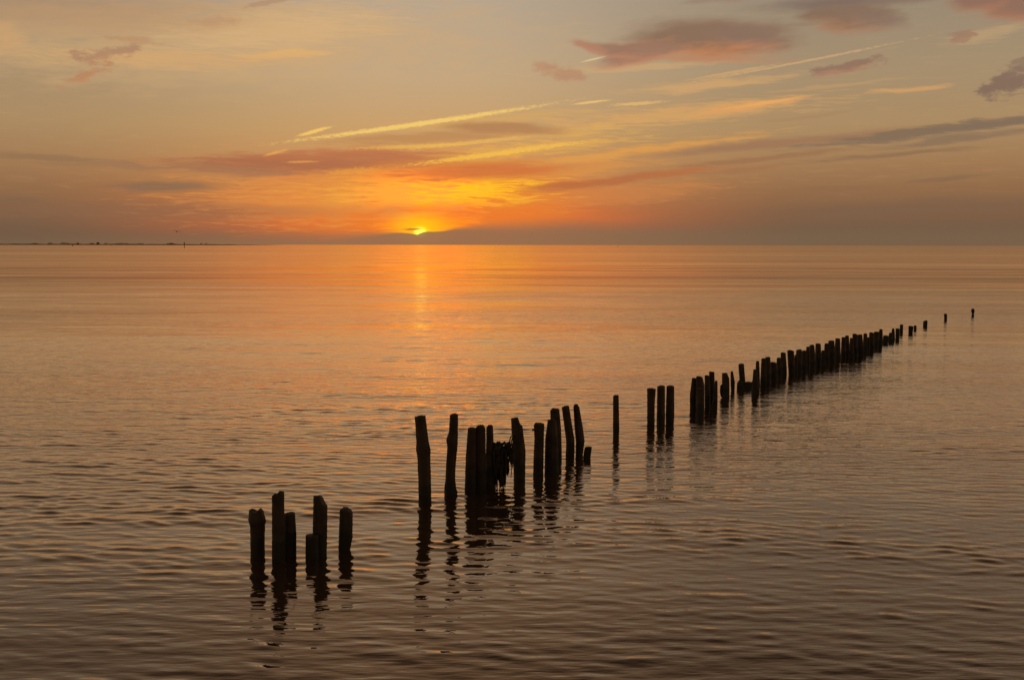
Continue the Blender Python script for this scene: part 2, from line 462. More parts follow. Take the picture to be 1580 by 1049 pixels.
def make_water():
    m, q, b = material("sea_water")
    geo = m.node_tree.nodes.new("ShaderNodeNewGeometry")
    P = geo.outputs["Position"]
    px, py, pz = q.sep(P)
    flat = q.comb(px, py, 0.0)
    patch = q.smooth(q.noise(q.mapping(flat, rot=R(8), scale=(0.035, 0.11, 1)), 1.0, 3, 0.55, 0.4).outputs["Fac"], 0.34, 0.66, 0.45, 1.35)
    patch2 = q.smooth(q.noise(q.mapping(flat, loc=(30, 9, 0), rot=R(-6), scale=(0.012, 0.05, 1)), 1.0, 3, 0.55, 0.3).outputs["Fac"], 0.36, 0.64, 0.4, 1.4)
    calm = q.smooth(q.vec('LENGTH', flat), 40.0, 180.0, 1.0, 0.08)    # short ripples flattened with growing distance from the camera
    patch_s, patch2_s = q.math('MULTIPLY', patch, calm), q.math('MULTIPLY', patch2, calm)
    layers = [  # (rotation, scale x, scale y, amplitude m, eps, detail, modulator)
        (4, 1.5, 5.5, 0.0098, 0.02, 3, patch_s),
        (-7, 0.5, 2.1, 0.016, 0.05, 3, patch_s),
        (9, 3.6, 13.0, 0.0060, 0.01, 2, patch2_s),
        (-5, 0.9, 3.6, -0.014, 0.02, 3, patch2_s),
        (2, 0.08, 0.42, 0.040, 0.25, 3, patch2),
        (-3, 0.018, 0.085, 0.24, 1.0, 2, patch),
        (1, 0.003, 0.024, 0.62, 4.0, 3, None),
        (0, 0.0005, 0.004, 3.2, 20.0, 3, None),
    ]
    gx = gy = None
    for (rot, sx, sy, amp, e, det, mod) in layers:
        hs = []
        far = mod is None                                # long streaks far out tilt along the view only
        for off in (((0, 0, 0), (0, e, 0)) if far else ((0, 0, 0), (0, e, 0), (e, 0, 0))):
            v = q.vec('ADD', flat, off) if any(off) else flat
            v = q.mapping(v, rot=R(rot), scale=(sx, sy, 1))
            h = q.noise(v, 1.0, det, 0.45).outputs["Fac"]
            if amp < 0:                                  # sharp little crests
                u = q.math('MULTIPLY_ADD', h, 2.0, -1.0)
                h = q.math('SQRT', q.math('MULTIPLY_ADD', u, u, 0.003))
            hs.append(h)
        k = amp / e if far else q.math('MULTIPLY', mod, amp / e)
        ay = q.math('MULTIPLY', q.math('SUBTRACT', hs[1], hs[0]), k)
        if not far:
            ax = q.math('MULTIPLY', q.math('SUBTRACT', hs[2], hs[0]), k)
            gx = ax if gx is None else q.math('ADD', gx, ax)
        gy = ay if gy is None else q.math('ADD', gy, ay)
    dist = q.vec('LENGTH', flat)
    # ripples too small and far to be built: their gloss widens offshore, and the normals are tilted toward the camera
    lean = q.vec('SCALE', q.vec('NORMALIZE', flat), s=q.smooth(dist, 35.0, 260.0, 0.0, 0.020))
    grad = q.vec('ADD', q.comb(gx, gy, 0.0), lean)
    nrm = q.vec('NORMALIZE', q.vec('SUBTRACT', geo.outputs["Normal"], grad))
    rough = q.smooth(dist, 35.0, 400.0, 0.014, 0.09)
    m.node_tree.nodes.remove(b)
    nd = m.node_tree.nodes
    fr = nd.new("ShaderNodeFresnel")
    fr.inputs["IOR"].default_value = 1.55
    q.put(fr.inputs["Normal"], nrm)
    gl = nd.new("ShaderNodeBsdfGlossy")
    gl.distribution = 'MULTI_GGX'
    gl.inputs["Color"].default_value = (1.0, 0.90, 0.80, 1)      # silty brown sea
    q.put(gl.inputs["Roughness"], rough)
    q.put(gl.inputs["Normal"], nrm)
    df = nd.new("ShaderNodeBsdfDiffuse")
    df.inputs["Color"].default_value = (0.062, 0.036, 0.019, 1)
    mx = nd.new("ShaderNodeMixShader")
    q.put(mx.inputs[0], q.math('MULTIPLY', fr.outputs[0], 1.8, clamp=True))
    q.put(mx.inputs[1], df.outputs[0])
    q.put(mx.inputs[2], gl.outputs[0])
    out = [n for n in nd if n.type == 'OUTPUT_MATERIAL'][0]
    m.node_tree.links.new(mx.outputs[0], out.inputs[0])
    return m


def make_wood(name, c0, c1):
    m, q, b = material(name)
    t = m.node_tree.nodes.new("ShaderNodeTexCoord")
    inf = m.node_tree.nodes.new("ShaderNodeObjectInfo")
    v = q.vec('ADD', t.outputs["Object"], q.vec('SCALE', q.comb(1.0, 2.0, 0.0), s=q.math('MULTIPLY', inf.outputs["Random"], 40.0)))
    grain = q.noise(q.mapping(v, scale=(34, 34, 2.2)), 1.0, 6, 0.62, 0.3, '3D').outputs["Fac"]
    blot = q.noise(v, 5.0, 4, 0.6, 0.0, '3D').outputs["Fac"]
    c = q.mix(grain, c0, c1)
    c = q.mix(q.smooth(blot, 0.45, 0.7, 0.0, 0.6), c, (0.030, 0.026, 0.015))
    # weed line just over the water with an uneven edge
    geo = m.node_tree.nodes.new("ShaderNodeNewGeometry")
    z = q.sep(geo.outputs["Position"])[2]
    c = q.mix(q.smooth(q.math('MULTIPLY_ADD', blot, -0.5, z), 0.0, 0.2, 0.8, 0.0), c, (0.020, 0.022, 0.012))
    q.put(b.inputs["Base Color"], c)
    q.put(b.inputs["Roughness"], q.smooth(blot, 0.3, 0.7, 0.5, 0.85))
    bump = m.node_tree.nodes.new("ShaderNodeBump")
    bump.inputs["Strength"].default_value = 0.8
    bump.inputs["Distance"].default_value = 0.012
    q.put(bump.inputs["Height"], grain)
    q.put(b.inputs["Normal"], bump.outputs[0])
    return m


def make_plain(name, c, rough=0.8, var=0.3, scale=3.0):
    m, q, b = material(name)
    t = m.node_tree.nodes.new("ShaderNodeTexCoord")
    n = q.noise(t.outputs["Object"], scale, 5, 0.6, 0.0, '3D').outputs["Fac"]
    q.put(b.inputs["Base Color"], q.mix(n, tuple(x * (1 - var) for x in c), tuple(x * (1 + var) for x in c)))
    b.inputs["Roughness"].default_value = rough
    return m


WATER = make_water()
WOOD = make_wood("wet_wood", (0.048, 0.029, 0.016), (0.082, 0.05, 0.029))
WEED = make_plain("weed", (0.030, 0.024, 0.012), 0.55, 0.5, 12)
ROPE = make_plain("rope", (0.06, 0.045, 0.03), 0.8, 0.4, 20)
LAND = make_plain("land", (0.33, 0.24, 0.15), 0.9, 0.3, 0.02)  # far shore lightened in its colour to stand in for haze
LEAF = make_plain("far_leaves", (0.27, 0.19, 0.12), 0.9, 0.4, 0.05)  # leaf colour raised too, the haze over the groves painted in
BRICK = make_plain("far_wall", (0.30, 0.2, 0.13), 0.9, 0.2, 0.1)  # walls paled the same way, distance haze put into the colour
STEEL = make_plain("dark_steel", (0.045, 0.032, 0.024), 0.6, 0.3, 1.0)
PLUM = make_plain("gull_feathers", (0.16, 0.13, 0.11), 0.8, 0.3, 4.0)


def link(name, verts, faces, mat, parent=None, smooth=True):
    me = bpy.data.meshes.new(name)
    me.from_pydata([tuple(v) for v in verts], [], faces)
    me.update()
    if smooth:
        me.polygons.foreach_set("use_smooth", [True] * len(me.polygons))
    me.materials.append(mat)
    o = bpy.data.objects.new(name, me)
    COL.objects.link(o)
    if parent:
        o.parent = parent
    return o


def tag(o, label=None, cat=None, group=None, kind=None):
    if label:
        o["label"] = label
    if cat:
        o["category"] = cat
    if group:
        o["group"] = group
    if kind:
        o["kind"] = kind
    return o


# ------------------------------------------------------------------ the sea: one sheet to the horizon, real waves near the posts


def build_sea():
    rng = np.random.default_rng(7)
    rows = [0.5, 2.0, 4.0, 6.0, 7.5]
    r = 8.0
    while r < 240.0:
        rows.append(r)
        r += 0.038 * max(1.0, r / 18.0) ** 1.22
    while r < 40000.0:
        rows.append(r)
        r *= 1.12
    rows.append(40000.0)
    rr = np.array(rows)
    dr = np.gradient(rr)
    ang = np.concatenate([np.linspace(-180, -34, 74)[:-1], np.linspace(-34, 34, 600), np.linspace(34, 180, 74)[1:-1]])
    th = np.radians(ang)
    X = rr[:, None] * np.sin(th)[None, :]
    Y = rr[:, None] * np.cos(th)[None, :]
    dth = np.gradient(th)
    space = np.maximum(dr[:, None], 0.35 * rr[:, None] * np.abs(dth)[None, :])
    # waves: (wavelength range, count, slope rms, spread)
    comps = []
    for (l0, l1, n, slope, spread) in [(0.21, 0.36, 40, 0.054, 20), (0.36, 0.8, 24, 0.022, 19), (0.8, 2.6, 14, 0.007, 16), (2.6, 6.0, 8, 0.006, 14)]:
        for i in range(n):
            lam = l0 * (l1 / l0) ** rng.random()
            a = rng.normal(0, spread) + 6
            k = 2 * math.pi / lam
            comps.append((lam, k * math.sin(math.radians(a)), k * math.cos(math.radians(a)), slope / k * math.sqrt(2.0 / n), rng.random() * 6.283))
    # calm and ruffled patches
    pat = np.ones_like(X)
    for i in range(10):
        lx, ly = rng.uniform(9, 40), rng.uniform(4, 16)
        pat += 0.17 * np.cos(-X / lx * 2 * math.pi * rng.choice([-1, 1]) * 0.6 + Y / ly * 2 * math.pi * 0.6 + rng.random() * 6.28)
    pat += 0.40 * np.tanh(-X / 9.0)                      # waves raised left of the camera axis, lowered right of it
    pat = np.clip(pat, 0.5, 1.35)
    Z = np.zeros_like(X)
    act = (rr < 260)
    Xa, Ya, sp = X[act], Y[act], space[act]
    Za = np.zeros_like(Xa)
    for (lam, kx, ky, a, ph) in comps:
        t = np.clip((lam / sp - 2.5) / 3.0, 0, 1)
        Za += t * t * (3 - 2 * t) * a * np.cos(kx * Xa + ky * Ya + ph) * (pat[act] if lam < 2.6 else 1.0)
    near = np.abs(Ya) < 90
    sg = Za[near].std()
    Za += 0.22 * (np.minimum(Za * Za, 9 * sg * sg) - sg * sg) / sg * np.clip((120 - np.hypot(Xa, Ya)) / 60, 0, 1)   # sharper crests, flatter troughs
    Z[act] = Za
    nr, nc = X.shape
    co = np.stack([X, Y, Z], -1).reshape(-1, 3).astype(np.float32)
    i = np.arange(nr - 1)[:, None] * nc
    j = np.arange(nc)[None, :]
    j2 = (j + 1) % nc
    quads = np.stack([i + j, i + nc + j, i + nc + j2, i + j2], -1).reshape(-1, 4)[:, ::-1].astype(np.int32)
    me = bpy.data.meshes.new("sea")
    me.vertices.add(len(co))
    me.vertices.foreach_set("co", co.ravel())
    me.loops.add(quads.size)
    me.loops.foreach_set("vertex_index", quads.ravel())
    me.polygons.add(len(quads))
    me.polygons.foreach_set("loop_start", np.arange(0, quads.size, 4, dtype=np.int32))
    me.polygons.foreach_set("use_smooth", np.ones(len(quads), dtype=bool))
    me.update(calc_edges=True)
    me.validate()
    me.materials.append(WATER)
    o = bpy.data.objects.new("sea", me)
    COL.objects.link(o)
    tag(o, "calm rippled sea water reaching to the horizon", kind="structure")
    # normals must look up
    if me.polygons[len(quads) // 2].normal.z < 0:
        me.flip_normals()
    return o


build_sea()

# ------------------------------------------------------------------ groyne posts
SEG = 24


def smooth_rows(rows, n):
    """rows (xl, xr, y) from top to base, resampled with y even"""
    ys = np.array([r[2] for r in rows], float)
    t = np.linspace(ys[0], ys[-1], n)
    return [(float(np.interp(v, ys, [r[0] for r in rows])), float(np.interp(v, ys, [r[1] for r in rows])), float(v)) for v in t]


def post(rows, label, group, seed, prof=None, dome=0.12):
    """a round weathered pile standing where its waterline lies, sunk into the sea bed"""
    rnd = random.Random(seed)
    xl, xr, yb = rows[-1]
    base = on_water((xl + xr) / 2, yb)
    Y = base.y
    rs = smooth_rows(rows, 26)
    f0 = 0.7 / max(rs[1][2] - rs[0][2], 0.9)
    rs.insert(1, tuple(p + (q_ - p) * f0 for p, q_ in zip(rs[0], rs[1])))
    C, Rad = [], []
    for (a, b, y) in rs:
        pa, pb = at_depth(a, y, Y), at_depth(b, y, Y)
        C.append((pa + pb) / 2)
        Rad.append((pb.x - pa.x) / 2)
    px_m = (Rad[-1] * 2) / max(xr - xl, 1e-3)
    lean = (C[0] - C[-1]) / max(C[0].z - C[-1].z, 0.05)
    ylean = rnd.uniform(-0.04, 0.04)
    for dz in (0.25, 0.7, 1.2):
        C.append(Vector((C[len(rs) - 1].x - lean.x * dz, C[0].y, -dz)))
        Rad.append(Rad[len(rs) - 1])
    flat = rnd.uniform(0.86, 1.08)
    lob = [(rnd.uniform(0.012, 0.05), k, rnd.uniform(0, 6.28), rnd.uniform(-0.6, 0.6)) for k in (2, 3, 5, 8, 11)]
    if prof is None:
        s = rnd.uniform(-0.12, 0.12)
        prof = [(-1, max(0, s) * 0.9), (0, 0), (1, max(0, -s) * 0.9)]
        prof = [(t, v * Rad[0] * 2 / px_m) for t, v in prof]
    pt, pv = [p[0] for p in prof], [p[1] * px_m for p in prof]
    drop = lambda t: float(np.interp(t, pt, pv))
    htot = C[0].z + 0.001
    verts, faces = [], []
    n_rings = len(C)
    for i in range(n_rings):
        c, r = C[i], Rad[i]
        for j in range(SEG):
            a = 2 * math.pi * j / SEG
            f = 1.0
            for (am, k, ph, tw) in lob:
                f += am * math.sin(k * a + ph + tw * c.z * 2)
            f += rnd.uniform(-0.03, 0.03)
            f = min(f, 1.08)
            ex = math.cos(a) * r * f
            ey = math.sin(a) * r * f * flat
            t = max(-1, min(1, ex / max(Rad[0], 1e-4)))
            d = drop(t)
            z = c.z
            ztop = htot - d
            if i < 3 and i < n_rings:
                pass
            zz = z if z < ztop - 0.02 else ztop - 0.004 * i
            if i == 0:
                ex *= 0.95
                ey *= 0.95
                zz = ztop + rnd.uniform(-0.012, 0.004) * min(1, htot)
            verts.append((c.x + ex - base.x, c.y + ey - base.y + ylean * max(c.z, 0), zz))
    for i in range(n_rings - 1):
        for j in range(SEG):
            a, b = i * SEG + j, i * SEG + (j + 1) % SEG
            faces.append((a, a + SEG, b + SEG, b))
    # worn end grain: two inner rings and a centre, following the top profile
    prev = 0
    for s in (0.68, 0.34):
        st = len(verts)
        for j in range(SEG):
            v = verts[j]
            ex = (v[0] - (C[0].x - base.x)) * s
            ey = (v[1] - (C[0].y - base.y)) * s
            t = max(-1, min(1, ex / max(Rad[0], 1e-4)))
            verts.append((C[0].x - base.x + ex, C[0].y - base.y + ey, htot - drop(t) + dome * Rad[0] * (1 - s) + rnd.uniform(-0.01, 0.01) * min(1, htot)))
        for j in range(SEG):
            a, b = prev + j, prev + (j + 1) % SEG
            faces.append((b, st + (j + 1) % SEG, st + j, a))
        prev = st
    verts.append((C[0].x - base.x, C[0].y - base.y, htot - drop(0) + dome * Rad[0]))
    ci = len(verts) - 1
    for j in range(SEG):
        faces.append((prev + (j + 1) % SEG, ci, prev + j))
    bl = len(verts)
    last = (n_rings - 1) * SEG
    faces.append(tuple(last + j for j in range(SEG))[::-1])
    o = link("groyne_post", verts, [f[::-1] for f in faces], WOOD)
    o.location = (base.x, base.y, 0)
    tag(o, label, "post", group)
    return o


G1 = "posts of the nearest cluster"
G2 = "tall posts in the middle of the groyne"
G3 = "posts standing in small sets along the groyne"
G4 = "posts of the dense far row"
G5 = "scattered posts at the far end of the groyne"
posts = [
    ([(385, 405.8, 785.3), (383.8, 410.5, 802), (386.7, 408.9, 811.5), (387, 408.4, 835), (387, 408.6, 861)],
     "leftmost post of all, with a V notch in its flared top", G1, [(-1, 0), (-0.6, 0), (0.05, 5), (0.5, 0), (1, 1)]),
    ([(419.6, 437.7, 759), (419.8, 438, 800), (419.6, 438.7, 866)],
     "tallest post of the nearest cluster, chipped at the left of its top", G1, [(-1, 5), (-0.6, 3.5), (-0.25, 5.5), (0.1, 1), (0.5, 0), (1, 0)]),
    ([(438.7, 455.8, 790.8), (439, 457.7, 823), (437, 457.5, 857)],
     "flat topped post tucked behind the right side of the tallest near post", G1, None),
    ([(482.5, 503.6, 766.2), (482.3, 504.4, 785), (482, 504.5, 857)],
     "post with a bitten right shoulder behind the short stump of the nearest cluster", G1, [(-1, 0), (0.1, 1), (0.35, 6), (0.6, 11), (1, 14)]),
    ([(472, 491, 825.3), (472, 491.5, 862)],
     "shortest stump of the nearest cluster, in front of the shouldered post", G1, None),
    ([(523.8, 543.5, 784.3), (522.5, 543.6, 828), (522, 540, 848)],
     "rightmost post of the nearest cluster with a rounded sloping top", G1, [(-1, 2), (-0.5, 0), (0.2, 0.8), (0.8, 4.5), (1, 6)]),
    ([(639.8, 656.4, 641.8), (642.3, 660.9, 679.5), (642.3, 664.6, 695.6), (644, 663.9, 702), (645.5, 665.1, 744), (646, 665.8, 774)],
     "tall slanting post, first from the left among the middle posts", G2, [(-1, 1.5), (1, 0)]),
    ([(694.3, 707.2, 638.6), (692.6, 706.7, 664.6), (688.2, 706.7, 678), (690, 706, 688), (688, 703, 719), (687, 702.5, 739), (685, 703.8, 753.8), (685, 706.7, 760), (685, 705, 764)],
     "tall knobbly crooked post standing alone, second of the middle posts", G2, [(-1, 1), (0, 0), (1, 0)]),
    ([(722.4, 734.9, 659.8), (719.1, 735, 705), (717, 735, 757)],
     "flat topped left post of the tight trio beside the seaweed clump", G2, [(-1, 0), (1, 0)]),
    ([(734.9, 748.6, 655.7), (733.5, 750, 756)],
     "round topped centre post of the tight trio beside the seaweed clump", G2, [(-1, 3), (-0.5, 0.5), (0.5, 0), (1, 3.5)]),
    ([(750.3, 760.3, 656.5), (750.3, 761.3, 680), (748.5, 764, 752)],
     "slimmer right post of the tight trio, touching the seaweed clump", G2, [(-1, 3.5), (-0.3, 0), (0.6, 0), (1, 1)]),
    ([(788.4, 804.8, 645.3), (789, 806, 660), (791.6, 810.3, 694), (792.7, 810, 737), (792, 810, 740)],
     "tall post right of the seaweed clump, its top stepped down at the right", G2, [(-1, 0.6), (0.4, 0), (0.55, 9), (1, 11)]),
    ([(823.4, 840, 652.7), (824.4, 839.3, 676), (822.6, 838.5, 710), (822, 838, 731)],
     "plain straight post with a small peg near its top at the left", G2, [(-1, 3), (-0.7, 0), (1, 1)]),
    ([(848.7, 862.7, 630.6), (850, 865.7, 660), (851, 867, 694), (850, 867, 708)],
     "tall post behind the broad lower one, left of the two slanting posts", G2, [(-1, 2.5), (-0.6, 0), (1, 0)]),
    ([(845.5, 858, 647.5), (841.7, 860, 678), (841, 862, 729)],
     "broad shouldered post in front of a taller one in the middle group", G2, [(-1, 0), (1, 0)]),
    ([(866.7, 878.1, 627), (874, 886.5, 680), (873.7, 886.5, 696), (873, 886, 703)],
     "left one of the two posts that slant together to the left", G2, [(-1, 2), (0, 0), (1, 0)]),
    ([(884.5, 893.1, 624), (886.5, 899.2, 660), (888.5, 901.8, 680), (888, 899, 701)],
     "right round topped one of the two posts that slant together to the left", G2, [(-1, 3), (-0.3, 0), (0.5, 0), (1, 3)]),
    ([(902.6, 913.2, 689.3), (901, 912, 698), (900, 911, 707)],
     "low stump at the foot of the slanting posts, right end of the middle group", G2, None),
    ([(946.2, 954.8, 610), (945.8, 955.7, 662), (946, 955, 673)],
     "slim post standing quite alone between the middle group and the trio", G3, [(-1, 1.5), (-0.4, 0), (1, 0)]),
    ([(998.6, 1012.3, 599.6), (998.7, 1010.5, 620), (998.5, 1010, 657)], "left and lowest post of the open trio right of the lone slim post", G3, [(-1, 0), (1, 0.5)]),
    ([(1013.9, 1025.9, 595.3), (1013.5, 1026, 625), (1013, 1026, 655)], "centre post of the open trio right of the lone slim post", G3, [(-1, 1), (0, 0), (1, 0)]),
    ([(1028.2, 1040, 595.3), (1027, 1040.5, 637), (1027, 1040, 653)], "right post of the open trio right of the lone slim post", G3, [(-1, 0), (1, 0)]),
    ([(1067.7, 1074.3, 583.4), (1064.4, 1074, 608.7), (1064.5, 1075, 632)], "leftmost post of the six post bundle, swelling to the left low down", G3, None),
    ([(1074, 1083, 580.7), (1073.5, 1086.3, 594), (1073, 1086, 633)], "second post of the six post bundle, behind its short front stump", G3, None),
    ([(1074.7, 1087.4, 599.4), (1074, 1087, 640)], "short front stump of the six post bundle, nearest the viewer", G3, None),
    ([(1087.8, 1094.7, 579.4), (1087.5, 1095, 628)], "third tall post of the six post bundle, left of its tallest", G3, None),
    ([(1094.3, 1102.3, 573.8), (1095, 1104, 627)], "tallest post of the six post bundle", G3, None),
    ([(1103, 1106.7, 587.4), (1100.5, 1107, 610), (1097.5, 1106.7, 630)], "narrow rightmost post of the six post bundle", G3, None),
    ([(1114.5, 1124.6, 576), (1114.5, 1125.7, 590), (1114, 1125.5, 613)], "post with a stepped top and a loose splinter right of the six post bundle", G3, [(-1, 0), (0.5, 0), (0.6, 4.6), (1, 5)]),
    ([(1127.4, 1131, 573), (1127.4, 1134, 590), (1128, 1133.5, 604)], "thin pointed post between the splintered post and the plank", G3, None),
    ([(1139, 1147.8, 561.3), (1140.7, 1149.8, 586), (1137.5, 1150, 590), (1138, 1147.5, 599)], "leaning post that holds the left end of the plank", G3, [(-1, 1), (0, 0), (1, 0)]),
]
dense = [  # from the plank outwards
    ("low front", [(1162.4, 1167.4, 570), (1160.5, 1171, 585), (1160.5, 1171, 608)]), ("thin", [(1166.4, 1171.4, 557.3), (1166.4, 1172, 596)]),
    ("straight", [(1175, 1181.8, 553), (1174, 1181.8, 594)]), ("tall", [(1180.8, 1188.5, 551), (1181, 1189, 591)]),
    ("broad low", [(1188.8, 1198.4, 559), (1188.5, 1198, 589)]), ("plain", [(1198.5, 1204.6, 552), (1199, 1206, 584)]),
    ("thick round topped", [(1204.6, 1212, 544), (1205, 1214, 569), (1203.5, 1214, 580)]), ("right leaning thick", [(1214.9, 1224.3, 540.6), (1217, 1227, 579)]),
    ("narrow low", [(1226, 1229.5, 547.5), (1224, 1230, 577)]), ("flat topped", [(1229.2, 1237.2, 539.5), (1228, 1237, 575)]),
    ("low topped", [(1237.8, 1244.6, 541), (1237, 1244.5, 573)]), ("slender", [(1244.3, 1249.8, 535), (1244.3, 1250, 566)]),
    ("square topped", [(1249.6, 1256.4, 532.4), (1250, 1258, 569)]), ("broad tall", [(1258.4, 1266.4, 530.3), (1258.4, 1266.8, 563)]),
    ("short", [(1268, 1272, 540.6), (1267, 1274, 566)]), ("upright", [(1272, 1278.4, 530), (1272, 1279, 560)]),
    ("wide slope topped", [(1278.6, 1287, 525.7), (1279, 1288, 558)]), ("even", [(1289.3, 1296, 522.3), (1288.5, 1296, 555)]),
    ("slim", [(1298.4, 1303.6, 520.4), (1298, 1304, 552)]), ("slim taller", [(1304.7, 1309.9, 518), (1304.5, 1310, 551)]),
    ("lower slim", [(1311.8, 1316.4, 521.7), (1311.5, 1317, 553)]), ("high square", [(1316.2, 1322.9, 515.3), (1317, 1323.2, 550)]),
    ("wide", [(1322.9, 1331, 516.5), (1324, 1332, 549)]), ("narrow tall", [(1332.4, 1337.4, 514.6), (1332, 1337.5, 543)]),
    ("sunken", [(1337.7, 1341.5, 520.5), (1336.8, 1341.5, 541)]), ("broad", [(1341.5, 1348, 513), (1341.5, 1348, 540)]),
    ("wide flat", [(1349, 1356.7, 512), (1348.4, 1354, 534)]), ("proud", [(1357.2, 1361.7, 508), (1354, 1360.5, 533)]),
    ("squat wide", [(1363, 1371, 517.8), (1362.5, 1369, 529)]), ("small", [(1372, 1376.3, 513.4), (1371, 1376, 526)]),
    ("thin high", [(1376.3, 1379.8, 507), (1376, 1380, 524)]), ("stout", [(1382, 1388, 507), (1382, 1387.5, 522)]),
    ("tall last", [(1388.7, 1393.4, 500.7), (1388.5, 1393, 513)]),
]
ORD = ("first second third fourth fifth sixth seventh eighth ninth tenth eleventh twelfth thirteenth fourteenth fifteenth sixteenth "
       "seventeenth eighteenth nineteenth twentieth").split()
for i, (d, rows) in enumerate(dense):
    n = len(dense)
    if i not in (6, 7, 31, 32):                          # widened lower down by image pixels, closing gaps between neighbours
        (a, b, y0), (c, e, y1) = rows[0], rows[-1]
        rows = [(a, b, y0), (a + 0.25 * (c - a) - 0.5, b + 0.25 * (e - b) + 0.5, y0 + 0.3 * (y1 - y0)), (c - 0.9, e + 0.9, y1)]
    if i < 17:
        lab = f"{d} post, {ORD[i]} from the plank in the dense far row"
    else:
        k = n - 1 - i
        lab = f"{d} post, {ORD[k] + ' from' if k else 'at'} the outer end of the dense far row"
    posts.append((rows, lab, G4, None))
posts += [
    ([(1402, 1409, 503), (1402, 1408, 514)], "stout short post of the touching pair beyond the dense row", G5, None),
    ([(1410, 1414, 502), (1410, 1414, 509)], "thin right post of the touching pair beyond the dense row", G5, None),
    ([(1426.2, 1431, 494.6), (1426, 1430.6, 504)], "lone far post with a thin stake at its left", G5, None),
    ([(1424.2, 1426.2, 496), (1424.2, 1426.2, 503)], "thin stake against the left of a lone far post", G5, None),
    ([(1456.8, 1461.2, 484.3), (1457, 1461, 494)], "last but one post at the far right end of the groyne", G5, None),
    ([(1499.2, 1503, 476.4), (1498.5, 1503.6, 480.5), (1499.9, 1502.6, 484), (1498.8, 1503, 487)], "farthest post of all, narrow waisted, at the right", G5, None),
]
post_objs = []
for i, (rows, lab, grp, prof) in enumerate(posts):
    post_objs.append(post(rows, lab, grp, 100 + i, prof))


def tube(points, rad, seg=8):
    verts, faces = [], []
    n = len(points)
    for i, p in enumerate(points):
        a = points[max(0, i - 1)]
        b = points[min(n - 1, i + 1)]
        d = (b - a).normalized()
        u = d.cross(Vector((0.3, 1, 0.1))).normalized()
        w = d.cross(u)
        r = rad[i] if isinstance(rad, (list, tuple)) else rad
        for j in range(seg):
            t = 2 * math.pi * j / seg
            verts.append(p + (u * math.cos(t) + w * math.sin(t)) * r)
    for i in range(n - 1):
        for j in range(seg):
            a, b = i * seg + j, i * seg + (j + 1) % seg
            faces.append((a, b, b + seg, a + seg))
    faces.append(tuple(range(seg))[::-1])
    faces.append(tuple((n - 1) * seg + j for j in range(seg)))
    return verts, faces


def merge(parts):
    V, Fc = [], []
    for v, f in parts:
        o = len(V)
        V += list(v)
        Fc += [tuple(i + o for i in q) for q in f]
    return V, Fc


# peg on the plain straight post, splinter on the stepped post
def child_of(o, name, v, f, mat):
    c = link(name, [Vector(p) - o.location for p in v], f, mat, o)
    return c


yd = post_objs[12].location.y - 0.03
v, f = tube([at_depth(826, 664, yd), at_depth(823, 663, yd), at_depth(820.8, 663.2, yd)], [0.016, 0.018, 0.02], 8)
child_of(post_objs[12], "peg", v, f, WOOD)
yd = post_objs[28].location.y
v, f = tube([at_depth(1115, 593, yd), at_depth(1112.8, 595, yd), at_depth(1112.2, 603, yd), at_depth(1112.4, 608, yd), at_depth(1113.4, 612.5, yd)],
            [0.02, 0.028, 0.03, 0.025, 0.015], 8)
child_of(post_objs[28], "splinter", v, f, WOOD)

# plank wedged between the leaning post and the dense row
Yp = on_water(1150, 600.5).y
a0, a1 = at_depth(1136, 595.2, Yp), at_depth(1161.5, 595.2, Yp + 0.25)
hh = (at_depth(1150, 588.5, Yp).z - at_depth(1150, 602.0, Yp).z) / 2
rp = random.Random(4)
vs, fs = [], []
n = 14
for i in range(n + 1):
    p = a0.lerp(a1, i / n)
    e = 1.0 - (0.35 if i in (0, n) else 0)
    for (yy, zz) in ((-0.05, -1), (-0.05, 1), (0.05, 1), (0.05, -1)):
        vs.append((p.x, p.y + yy - 0.12, p.z + zz * hh * e + rp.uniform(-0.02, 0.02)))
for i in range(n):
    for j in range(4):
        fs.append((i * 4 + j, i * 4 + (j + 1) % 4, i * 4 + 4 + (j + 1) % 4, i * 4 + 4 + j))
fs.append((3, 2, 1, 0))
fs.append((n * 4, n * 4 + 1, n * 4 + 2, n * 4 + 3))
pl = link("broken_plank", vs, fs, WOOD, smooth=False)
tag(pl, "low horizontal plank joining the leaning post to the dense row", "plank")

# ------------------------------------------------------------------ seaweed clump between the tight trio and the stepped post
rw = random.Random(11)
Yw = on_water(772, 752).y
ctr = on_water(772, 752)


def lumps(specs, seed):
    rn = random.Random(seed)
    out = []
    for (x, y, rpx, asp, dep) in specs:
        c = at_depth(x, y, Yw + dep)
        r = rpx * Yw / F_PX
        vs, fs = [], []
        nu, nv = 12, 8
        ph = [rn.uniform(0, 6.28) for _ in range(6)]
        for i in range(nv + 1):
            t = math.pi * i / nv
            for j in range(nu):
                p = 2 * math.pi * j / nu
                k = 1 + 0.16 * math.sin(3 * p + ph[0] + 2 * t) + 0.13 * math.sin(5 * t + ph[1] + p) + rn.uniform(-0.1, 0.1)
                vs.append(Vector((c.x + r * k * math.sin(t) * math.cos(p), c.y + 0.8 * r * k * math.sin(t) * math.sin(p), c.z + r * asp * k * math.cos(t))))
        for i in range(nv):
            for j in range(nu):
                fs.append((i * nu + j, i * nu + nu + j, i * nu + nu + (j + 1) % nu, i * nu + (j + 1) % nu))
        out.append((vs, fs))
    return out


